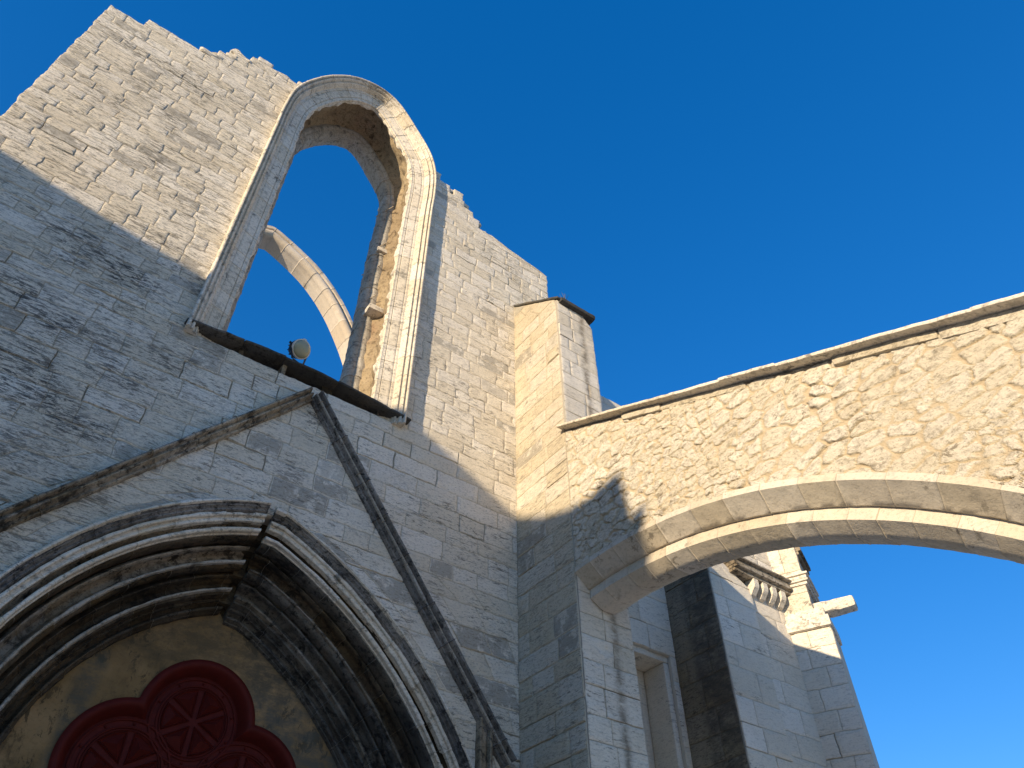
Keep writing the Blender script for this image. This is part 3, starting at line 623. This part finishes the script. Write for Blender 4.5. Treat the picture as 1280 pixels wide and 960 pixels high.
# weed on the cap
wd = MB(); rw = random.Random(2)
for k in range(16):
    a = rw.uniform(0, 6.28); l = rw.uniform(.08, .24); b0 = np.array([6.24 + rw.uniform(-.03, .03), PYF + rw.uniform(-.02, .04), 12.74]); tpv = b0 + np.array([math.cos(a) * l * .45, math.sin(a) * l * .45, l])
    side = np.array([-math.sin(a), math.cos(a), 0]) * .004; mid = (b0 + tpv) / 2 + np.array([0, 0, .03])
    wd.add([b0 - side, b0 + side, mid + side, tpv, mid - side], [(0, 1, 2, 4), (4, 2, 3)], .5)
wo_ = wd.build('weed', M_weed); wo_['label'] = 'tiny dry weed sprouting from the dark cap of the pier'; wo_['category'] = 'plant'

fly = thing('flying_buttress', 'sunlit sloping rubble half arch with pale stone ribs leaning on the pier', 'flying buttress', (6.5, -8.6, 0))
AC, AR = (-1.702, -.141), 7.10
zt = lambda y: 10.08 + .475 * y
Y1 = -8.4
ys = np.linspace(PYF - .002, Y1, 480); nz = 210
bot = AC[1] + np.sqrt(np.maximum((AR + .06) ** 2 - (ys - AC[0]) ** 2, .01)); tpz = zt(ys) - .03
tt = np.linspace(0, 1, nz); Z = bot[:, None] + (tpz - bot)[:, None] * tt[None]; Y = np.repeat(ys[:, None], nz, 1)
q = np.stack([Y * 1.6, Z * 1.6, 0 * Y], -1)
Yw = Y + .13 * fbm(q, 2, 51) + .045 * fbm(q * 6, 3, 53); Zw = Z + .10 * fbm(q + 9, 2, 52) + .035 * fbm(q * 6 + 4, 3, 54)
f1, f2, idv, tA = voro(Yw / .30, Zw / .17, 5); f1b, f2b, idb, tB = voro(Yw / .17 + 7, Zw / .11, 8)
wide = sstep(-.05, .05, fbm(np.stack([Y * .9, Z * .9, 0 * Y + 3], -1), 2, 55) + .06 * sstep(-3.5, -5.5, Y) - .05)
mA = sstep(.05, .15, f2 - f1 + .10 * fbm(q * 8, 2, 58)); mB = sstep(.04, .16, f2b - f1b + .12 * fbm(q * 9, 2, 59))
idm = idv * wide + idb * (1 - wide); tlt = tA * wide + .7 * tB * (1 - wide)
mask = mA * wide + mB * (1 - wide)
bury = sstep(.06, .38, fbm(np.stack([Y * 1.3, Z * 1.6, 0 * Y + 8], -1), 3, 67))     # mortar smeared over some stones
mask = mask * (1 - .40 * bury)
ridg = 1 - 2 * np.abs(fbm(np.stack([Y * 7, Z * 11, 0 * Y + 4], -1), 4, 66))
fineR = fbm(np.stack([Y * 22, Z * 28, 0 * Y], -1), 3, 61)
hgt = mask * (.009 + .011 * idm + .018 * tlt) + .006 * ridg * (.35 + mask) + .006 * fineR - .010 * (1 - mask) * sstep(.0, .35, fbm(q * 3 + 31, 2, 69)) * (1 - bury) + .015 * fbm(np.stack([Y * 1.1, Z * 1.1, 0 * Y], -1), 2, 63)
X = XC + .012 - hgt
mb = MB(); mb.grid(np.stack([X, Y, Z], -1), np.where(mask > .5, .25 + .75 * idm, -.6 + 1.2 * mask), flip=True)
Xb = np.stack([np.full(len(ys), 7.0), ys, bot], -1); Xt = np.stack([np.full(len(ys), 7.0), ys, tpz], -1); mb.grid(np.stack([Xb, Xt], 1), .4)
tl_ = np.stack([np.stack([np.full(len(ys), XC + .01), ys, tpz], -1), Xt], 1); mb.grid(tl_, .3)
mb.build('rubble_wall', M_rubble, fly, sharp=60)
def rfn(s, n, y):     # s: path length from pier along the arch, n: inward (towards centre), y: x offset from the face
    r = AR - n; th = s / AR; th0 = math.asin((PYF - .004 - AC[0]) / AR)
    a = th0 - th
    return np.stack([XC + y, AC[0] + r * np.sin(a), AC[1] + r * np.cos(a)], -1)
LR = 8.2
rr_ = random.Random(31)
def ringpart(prof, seed, jl, mat=M_ring):
    mb = MB(); r_ = random.Random(seed); j = []; p = .3
    while p < LR: j.append(p); p += jl * r_.uniform(.75, 1.25)
    sweep(mb, rfn, np.arange(0, LR, .07), prof, j, r_, amp=.009, jd=.005, step=.05, flip=True, off=.7)
    return mb.build('arch_rib', mat, fly, sharp=40)
o = ringpart([(-.09, .10), (-.085, -.012), (-.01, -.022), (.165, .185), (.165, .25), (.165, .80), (-.01, 1.0), (-.09, .99)], 41, .46); o['label'] = 'outer rib of wedge stones under the rubble'
o = ringpart([(.13, .30), (.165, .225), (.30, .205), (.41, .385), (.41, .595), (.30, .77), (.17, .77), (.14, .7)], 42, .42); o['label'] = 'inner rib, set back under the outer one'
# coping
y = PYF + .06; rc = random.Random(17)
def tilt(P): return np.stack([P[..., 0], P[..., 1], P[..., 2] + zt(P[..., 1])], -1)
while y > Y1:
    l = rc.uniform(.55, 1.0); dz = rc.uniform(-.005, .005)
    cpg = MB(); cpg.rough_box((XC - .145 + rc.uniform(-.01, .01), y - l - .006, .0 + dz), (7.14, y + .006, .048 + dz), rc.random(), amp=.009, rnd=.012, seed=y, xf=tilt); cpg.build('coping_slab', M_trim, fly); y -= l
y = PYF - .03
while y > Y1:
    l = rc.uniform(.7, 1.3)
    if rc.random() < .85:
        bd = MB(); bd.rough_box((XC - .03 + rc.uniform(-.012, .02), y - l + .006, -.125 + rc.uniform(-.02, .02)), (6.4, y - .006, -.002), rc.random(), amp=.014, rnd=.02, seed=y * 2, xf=tilt); bd.build('bedding_stone', M_rubble, fly)
    y -= l
ab = ashlar([[(-10.2, 0), (Y1 + .05, 0), (Y1 + .05, 6.1), (-10.2, 5.2)]], (0, 6.1), mpA, .98, 19, cell=.2, flip=True)
ab.build('abutment', M_pier, fly)

# ------------------------------------------------------------------ church flank beyond the arch
K = 1.05
def kk(p): return (p[0] * K, -8 + (p[1] + 8) * K, 1.6 + (p[2] - 1.6) * K)
YW = kk((0, 0, 0))[1]; XB = kk((9.18, 0, 0))[0]; YG = kk((0, -1.0, 0))[1]; XG = kk((10.2, 0, 0))[0]
side = thing('aisle_wall', 'shaded grey side wall with a tall blocked window behind the pier', 'wall', (8.2, YW, 0))
wx0, wx1, wz1 = 7.6, kk((9.06, 0, 0))[0], kk((0, 0, 7.04))[2]
mpS = lambda u, d, z: np.stack([u + 0 * d, YW + d + 0 * u, z + 0 * u], -1)
sw = ashlar([[(XR + .06, 0), (XB + .1, 0), (XB + .1, 13.0), (XR + .06, 13.0)], [(wx0, 1.0), (wx1, 1.0), (wx1, wz1), (wx0, wz1)]], (3.0, 13.0), mpS, .7, 23, cell=.08, ch=(.4, .55), bl=(.5, .9), ero=(.001, .006))
sw.box((XR + .06, YW + .02, 0), (XB, YW + .6, 3.0), .5)
sw.build('masonry', M_far, side)
wf = MB()
wf.rough_box((wx1 - .12, YW + .06, 3.0), (wx1 + .02, YW + .55, wz1 - .004), .7, amp=.003); wf.rough_box((wx0, YW + .06, wz1), (wx1 + .02, YW + .55, wz1 + .12), .5, amp=.004)
wf.build('window_jamb', M_far, side)
bk = MB(); bk.box((wx0 - .1, YW + .56, 1.0), (wx1 + .1, YW + .66, wz1 + .1), .4); bk.build('window_infill', M_far, side)

butt = thing('stained_buttress', 'grey buttress whose narrow left side is blackened, seen under the arch', 'buttress', (XB + .5, YG, 0))
mpD = lambda u, d, z: np.stack([XB + d + 0 * u, u + 0 * d, z + 0 * u], -1)
bz = kk((0, 0, 8.75))[2]
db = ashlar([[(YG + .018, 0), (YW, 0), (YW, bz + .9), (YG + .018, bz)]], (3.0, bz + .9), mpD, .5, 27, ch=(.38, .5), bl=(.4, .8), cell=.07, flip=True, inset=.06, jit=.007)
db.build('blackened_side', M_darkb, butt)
mpG = lambda u, d, z: np.stack([u + 0 * d, YG + d + 0 * u, z + 0 * u], -1)
gf = ashlar([[(XB + .018, 0), (XG, 0), (XG, bz - .1), (XB + .018, bz)]], (3.0, bz), mpG, .4, 28, ch=(.38, .5), bl=(.5, .9), cell=.07, ero=(.001, .008), inset=.06, jit=.007)
gf.box((XB + .03, YG + .03, 0), (XG, YW, 3.0), .5)
gf.build('front_face', M_far, butt)
sl = MB(); sl.rough_box((XB - .02, YG - .03, 0), (XG + .02, YW, .08), .6, amp=.01, xf=lambda P: np.stack([P[..., 0], P[..., 1], P[..., 2] + bz + (P[..., 1] - YG) * .9], -1)); sl.build('weathering', M_trim, butt)

YC = YG + .06
XE = kk((11.11, 0, 0))[0]
cw = thing('corbelled_wall', 'pale wall with a moulded cornice on small curved corbels beyond the arch', 'wall', (11.2, YC, 0))
zc = kk((0, 0, 8.42))[2]
mpC = lambda u, d, z: np.stack([u + 0 * d, YC + d + 0 * u, z + 0 * u], -1)
c1 = ashlar([[(XG, 0), (XE + .02, 0), (XE + .02, 11.5), (XG, 11.5)]], (3.0, 11.5), mpC, .5, 29, ch=(.35, .45), bl=(.4, .8), cell=.07, ero=(.001, .008))
c1.box((XG, YC + .03, 0), (XE, YC + .5, 3.0), .5)
c1.build('masonry', M_far, cw)
co = MB()
for (z0, z1, pr) in ((zc - .02, zc + .04, .20), (zc + .04, zc + .10, .27), (zc + .10, zc + .19, .24), (zc + .19, zc + .23, .31)): co.rough_box((XG - .5, YC - pr, z0), (XE + .05, YC + .05, z1 - .003), .6, amp=.006, rnd=.015)
co.build('cornice', M_crust, cw)
x_ = XG - .02
for k in range(4):
    cb = MB(); w_ = .12
    pr = [(0, 0), (-.19, 0), (-.19, -.11), (-.17, -.16), (-.07, -.27), (0, -.29)]
    L_ = [(x_, YC + p, zc - .022 + z) for p, z in pr]; R__ = [(x_ + w_, YC + p, zc - .022 + z) for p, z in pr]
    m_ = len(pr); cb.add(L_ + R__, [tuple(range(m_)), tuple(range(m_, 2 * m_))[::-1]] + [(i, m_ + i, m_ + (i + 1) % m_, (i + 1) % m_) for i in range(m_)], .8); cb.build('corbel', M_trim, cw, sharp=8)
    x_ += .245
# bright end buttress, its side turned a little towards the plaza
AN = math.radians(115.0); bd_ = np.array([math.cos(AN), math.sin(AN)])        # direction along its face, into the wall
E0 = np.array([XE, YC]); fwd = -bd_; nrm = np.array([-math.sin(AN), math.cos(AN)])  # face normal pointing left
if nrm[0] > 0: nrm = -nrm
endb = thing('end_buttress', 'sunlit pale buttress with string course and a broken stone spout against the sky', 'buttress', (11.7, -1.2, 0))
WID = .66 * K
mpE = lambda u, d, z: np.stack([E0[0] + fwd[0] * u - nrm[0] * d, E0[1] + fwd[1] * u - nrm[1] * d, z + 0 * u], -1)
zl = kk((0, 0, 7.72))[2]
eb = ashlar([[(-.1, 0), (WID, 0), (WID, zl), (-.1, zl)]], (3.0, zl), mpE, .9, 33, ch=(.32, .42), bl=(.3, .6), cell=.06, ero=(.001, .008), flip=True)
eb.build('shaft', M_far, endb)
eu = ashlar([[(-.1, zl + .2), (WID * .72, zl + .2), (WID * .70, 12.3), (-.1, 12.3)]], (zl + .2, 12.3), lambda u, d, z: mpE(u, d - .03, z), .9, 34, ch=(.4, .6), bl=(.4, .8), cell=.06, ero=(.001, .006), flip=True)
eu.build('upper_shaft', M_trim, endb)
def eb_box(mb, u0, u1, d0, d1, z0, z1, tone, amp=.006, rnd=.015, seed=0):
    mb.rough_box((u0, d0, z0), (u1, d1, z1), tone, amp=amp, rnd=rnd, seed=seed, xf=lambda P: mpE(P[..., 0], P[..., 1], P[..., 2]))
lb = MB(); eb_box(lb, -.1, WID + .03, -.075, .9, zl, zl + .20, .9, seed=1); eb_box(lb, -.1, WID - .02, -.045, .9, zl + .2, zl + .36, .9, seed=2); lb.build('string_course', M_trim, endb)
mc = MB(); z0 = kk((0, 0, 8.52))[2]
for (z_, h_, p_) in ((z0, .06, .04), (z0 + .06, .05, .075), (z0 + .11, .07, .06), (z0 + .18, .05, .095)): eb_box(mc, -.1, WID * .72 + p_, -.03 - p_, .9, z_, z_ + h_ - .003, .9, seed=z_)
mc.build('capital_moulding', M_trim, endb)
sp = MB(); zs_ = kk((0, 0, 8.0))[2]
eb_box(sp, WID * .45, WID + .52, .06, .36, zs_, zs_ + .22, .8, amp=.022, rnd=.05, seed=5); sp.build('water_spout', M_trim, endb)
tb = MB(); z0 = kk((0, 0, 9.15))[2]
for (z_, h_, p_) in ((z0, .08, .05), (z0 + .08, .09, .10)): eb_box(tb, -.1, WID * .71 + p_, .02, .9, z_, z_ + h_ - .003, .5, seed=z_)
tb.build('upper_moulding', M_crust, endb)

# ------------------------------------------------------------------ nave arch seen through the window
nave = thing('nave_arch', 'slender cream stone arch curving across the sky behind the empty window', 'arch', (5, 5, 0))
NY = 5.0
npts = [PY(*p, NY)[[0, 2]] for p in ((331, 280), (345, 285), (370, 306), (400, 336), (425, 371), (445, 411))]
npath = [(-2.2, 16.9), (-1.2, 17.9), (.2, 18.65), (1.0, 18.86)] + [tuple(p) for p in npts] + [(5.12, 15.75), (5.5, 14.5), (5.7, 13.2), (5.75, 12.0)]
NP, NS = resample(npath, .06)
NT = np.gradient(NP, axis=0); NT /= np.linalg.norm(NT, axis=1, keepdims=True); NN = np.stack([NT[:, 1], -NT[:, 0]], -1)
def nfn(s, n, y):
    return np.stack([np.interp(s, NS, NP[:, 0]) + np.interp(s, NS, NN[:, 0]) * n, NY + y + 0 * s, np.interp(s, NS, NP[:, 1]) + np.interp(s, NS, NN[:, 1]) * n], -1)
mb = MB(); r_ = random.Random(3)
np_ = [(-.02, .50), (-.02, .02), (0, 0), (.09, 0), (.105, .02), (.12, .08), (.14, .10), (.155, .05)] + [(.28 + .125 * math.cos(t), .07 - .13 * math.sin(t)) for t in np.linspace(math.pi * .92, -.4, 12)] + [(.42, .20), (.42, .50)]
sweep(mb, nfn, NS, np_, list(np.arange(.3, NS[-1], .56)), r_, amp=.003, jd=.006, step=.05, flip=True, off=.4)
mb.build('arch_rib', M_new, nave, sharp=45)
pl_ = MB(); pl_.rough_box((5.25, NY, 0), (5.95, NY + .6, 12.0), .5, step=.3, amp=.004); pl_.build('pillar', M_new, nave)

# ------------------------------------------------------------------ floodlight on the sill
lamp = thing('floodlight', 'round floodlight with domed olive glass on the window sill', 'floodlight', (2.17, -.10, 9.57))
LC = PY(376.6, 436.5, -.10); AX = np.array([.30, -.88, -.50]); AX /= np.linalg.norm(AX)
LX = np.cross(AX, [0, 0, 1.0]); LX /= np.linalg.norm(LX); LY = np.cross(LX, AX)
def rev(prof, k=32): return np.array([[LC + AX * a + (LX * math.cos(t) + LY * math.sin(t)) * r for t in np.linspace(0, 2 * math.pi, k, endpoint=False)] for a, r in prof])
b = MB(); G = rev([(-.24, .03), (-.235, .075), (-.20, .085), (-.19, .082), (-.15, .105), (-.06, .135), (-.03, .14), (-.03, .10)]); b.grid(G, .5, wrap=True); b.add(G[0], [tuple(range(32))], .5)
for k in range(10):
    t = 2 * math.pi * k / 10; d = LX * math.cos(t) + LY * math.sin(t); w = np.cross(d, AX) * .005
    q = [LC - AX * .20 + d * .07, LC - AX * .20 + d * .115, LC - AX * .07 + d * .145, LC - AX * .07 + d * .12]
    b.hexa([p - w for p in q] + [p + w for p in q], .5)
b.build('housing', M_lamp, lamp, sharp=40)
b = MB(); b.grid(rev([(-.03, .142), (-.022, .152), (.006, .152), (.014, .145), (.012, .134), (-.01, .130)]), .5, wrap=True); b.build('bezel', M_bezel, lamp, sharp=40)
b = MB(); b.grid(rev([(.004 + .062 * math.cos(a), .136 * math.sin(a)) for a in np.linspace(.02, math.pi / 2, 12)]), .5, wrap=True); b.build('lens', M_lens, lamp, sharp=0)
def bar(mb, a, c, w, h):
    a, c = np.array(a), np.array(c); d = c - a; d /= np.linalg.norm(d); u = np.cross(d, AX); u /= np.linalg.norm(u); v = np.cross(d, u)
    mb.hexa([a - u * w - v * h, a + u * w - v * h, a + u * w + v * h, a - u * w + v * h, c - u * w - v * h, c + u * w - v * h, c + u * w + v * h, c - u * w + v * h], .5)
b = MB(); foot = np.array([LC[0], LC[1] + .02, 9.461 + float(bow(LC[0]))])
for sd_ in (-1, 1):
    p0 = LC - AX * .07 + LX * sd_ * .165; p1 = foot + LX * sd_ * .10
    bar(b, p0 + np.array([0, 0, .03]), p1, .012, .005); bar(b, LC - AX * .07 + LX * sd_ * .13, p0 + LX * sd_ * .015, .012, .012)
bar(b, foot - LX * .085, foot + LX * .085, .012, .006); b.build('yoke', M_lamp, lamp, sharp=30)
b = MB(); kp = LC - AX * .02 + LY * .15 + LX * .02; b.rough_box(kp - [.03, .02, .012], kp + [.03, .02, .016], .5, amp=.001, step=.02, rnd=.008); b.build('clasp', M_bezel, lamp)

# ------------------------------------------------------------------ the house across the square whose roof line throws the evening shade
HX = -14.0
hs_px = [((0, 187), 0), ((120, 265), 0), ((245, 340), 0), ((400, 443), 0), ((520, 530), 0), ((580, 585), 0), ((645, 645), 0)]
hs_px2 = [(680, 645), (710, 636), (735, 622), (760, 600), (774, 590), (783, 622), (790, 646), (800, 634), (808, 628), (804, 660), (800, 690), (803, 715)]
sil = []
for (p, _) in hs_px: w = PY(*p, 0.0); sil.append((w - SUN_D * ((w[0] - HX) / SUN_D[0]))[1:])
for p in hs_px2: w = PX(*p, XC); sil.append((w - SUN_D * ((w[0] - HX) / SUN_D[0]))[1:])
sil = [(4.0, sil[0][1] - .1), (-2.0, sil[0][1] - .05)] + [tuple(q) for q in sil]; sil.append((sil[-1][0] - .02, 0)); sil = [(4.0, 0)] + sil
house = thing('townhouse', 'tall ochre house across the square, opposite the pier', 'house', (HX - 4, -2, 0))
hm = MB(); n_ = len(sil); hm.add([(HX, y, z) for y, z in sil] + [(HX - 8, y, z) for y, z in sil], [tuple(range(n_)), tuple(range(n_, 2 * n_))[::-1]] + [(i, n_ + i, n_ + (i + 1) % n_, (i + 1) % n_) for i in range(n_)], .5)
hm.build('wall', M_house, house, sharp=20)
for fl in range(4):
    for k in range(4):
        yy = 2.2 - k * 2.6; z0 = .9 + fl * 3.0
        if z0 + 1.8 > 12: continue
        b = MB()
        for (a, c) in (((HX, yy - .62, z0), (HX + .06, yy - .5, z0 + 1.7)), ((HX, yy + .5, z0), (HX + .06, yy + .62, z0 + 1.7)), ((HX, yy - .5, z0 + 1.58), (HX + .06, yy + .5, z0 + 1.7)), ((HX, yy - .5, z0), (HX + .06, yy + .5, z0 + .1)), ((HX, yy - .03, z0 + .1), (HX + .05, yy + .03, z0 + 1.58))): b.box(a, c, .5)
        fo = b.build('window', M_wood, house); b = MB(); b.box((HX, yy - .5, z0 + .1), (HX + .015, yy + .5, z0 + 1.58), .5); b.build('pane', M_pane, fo)
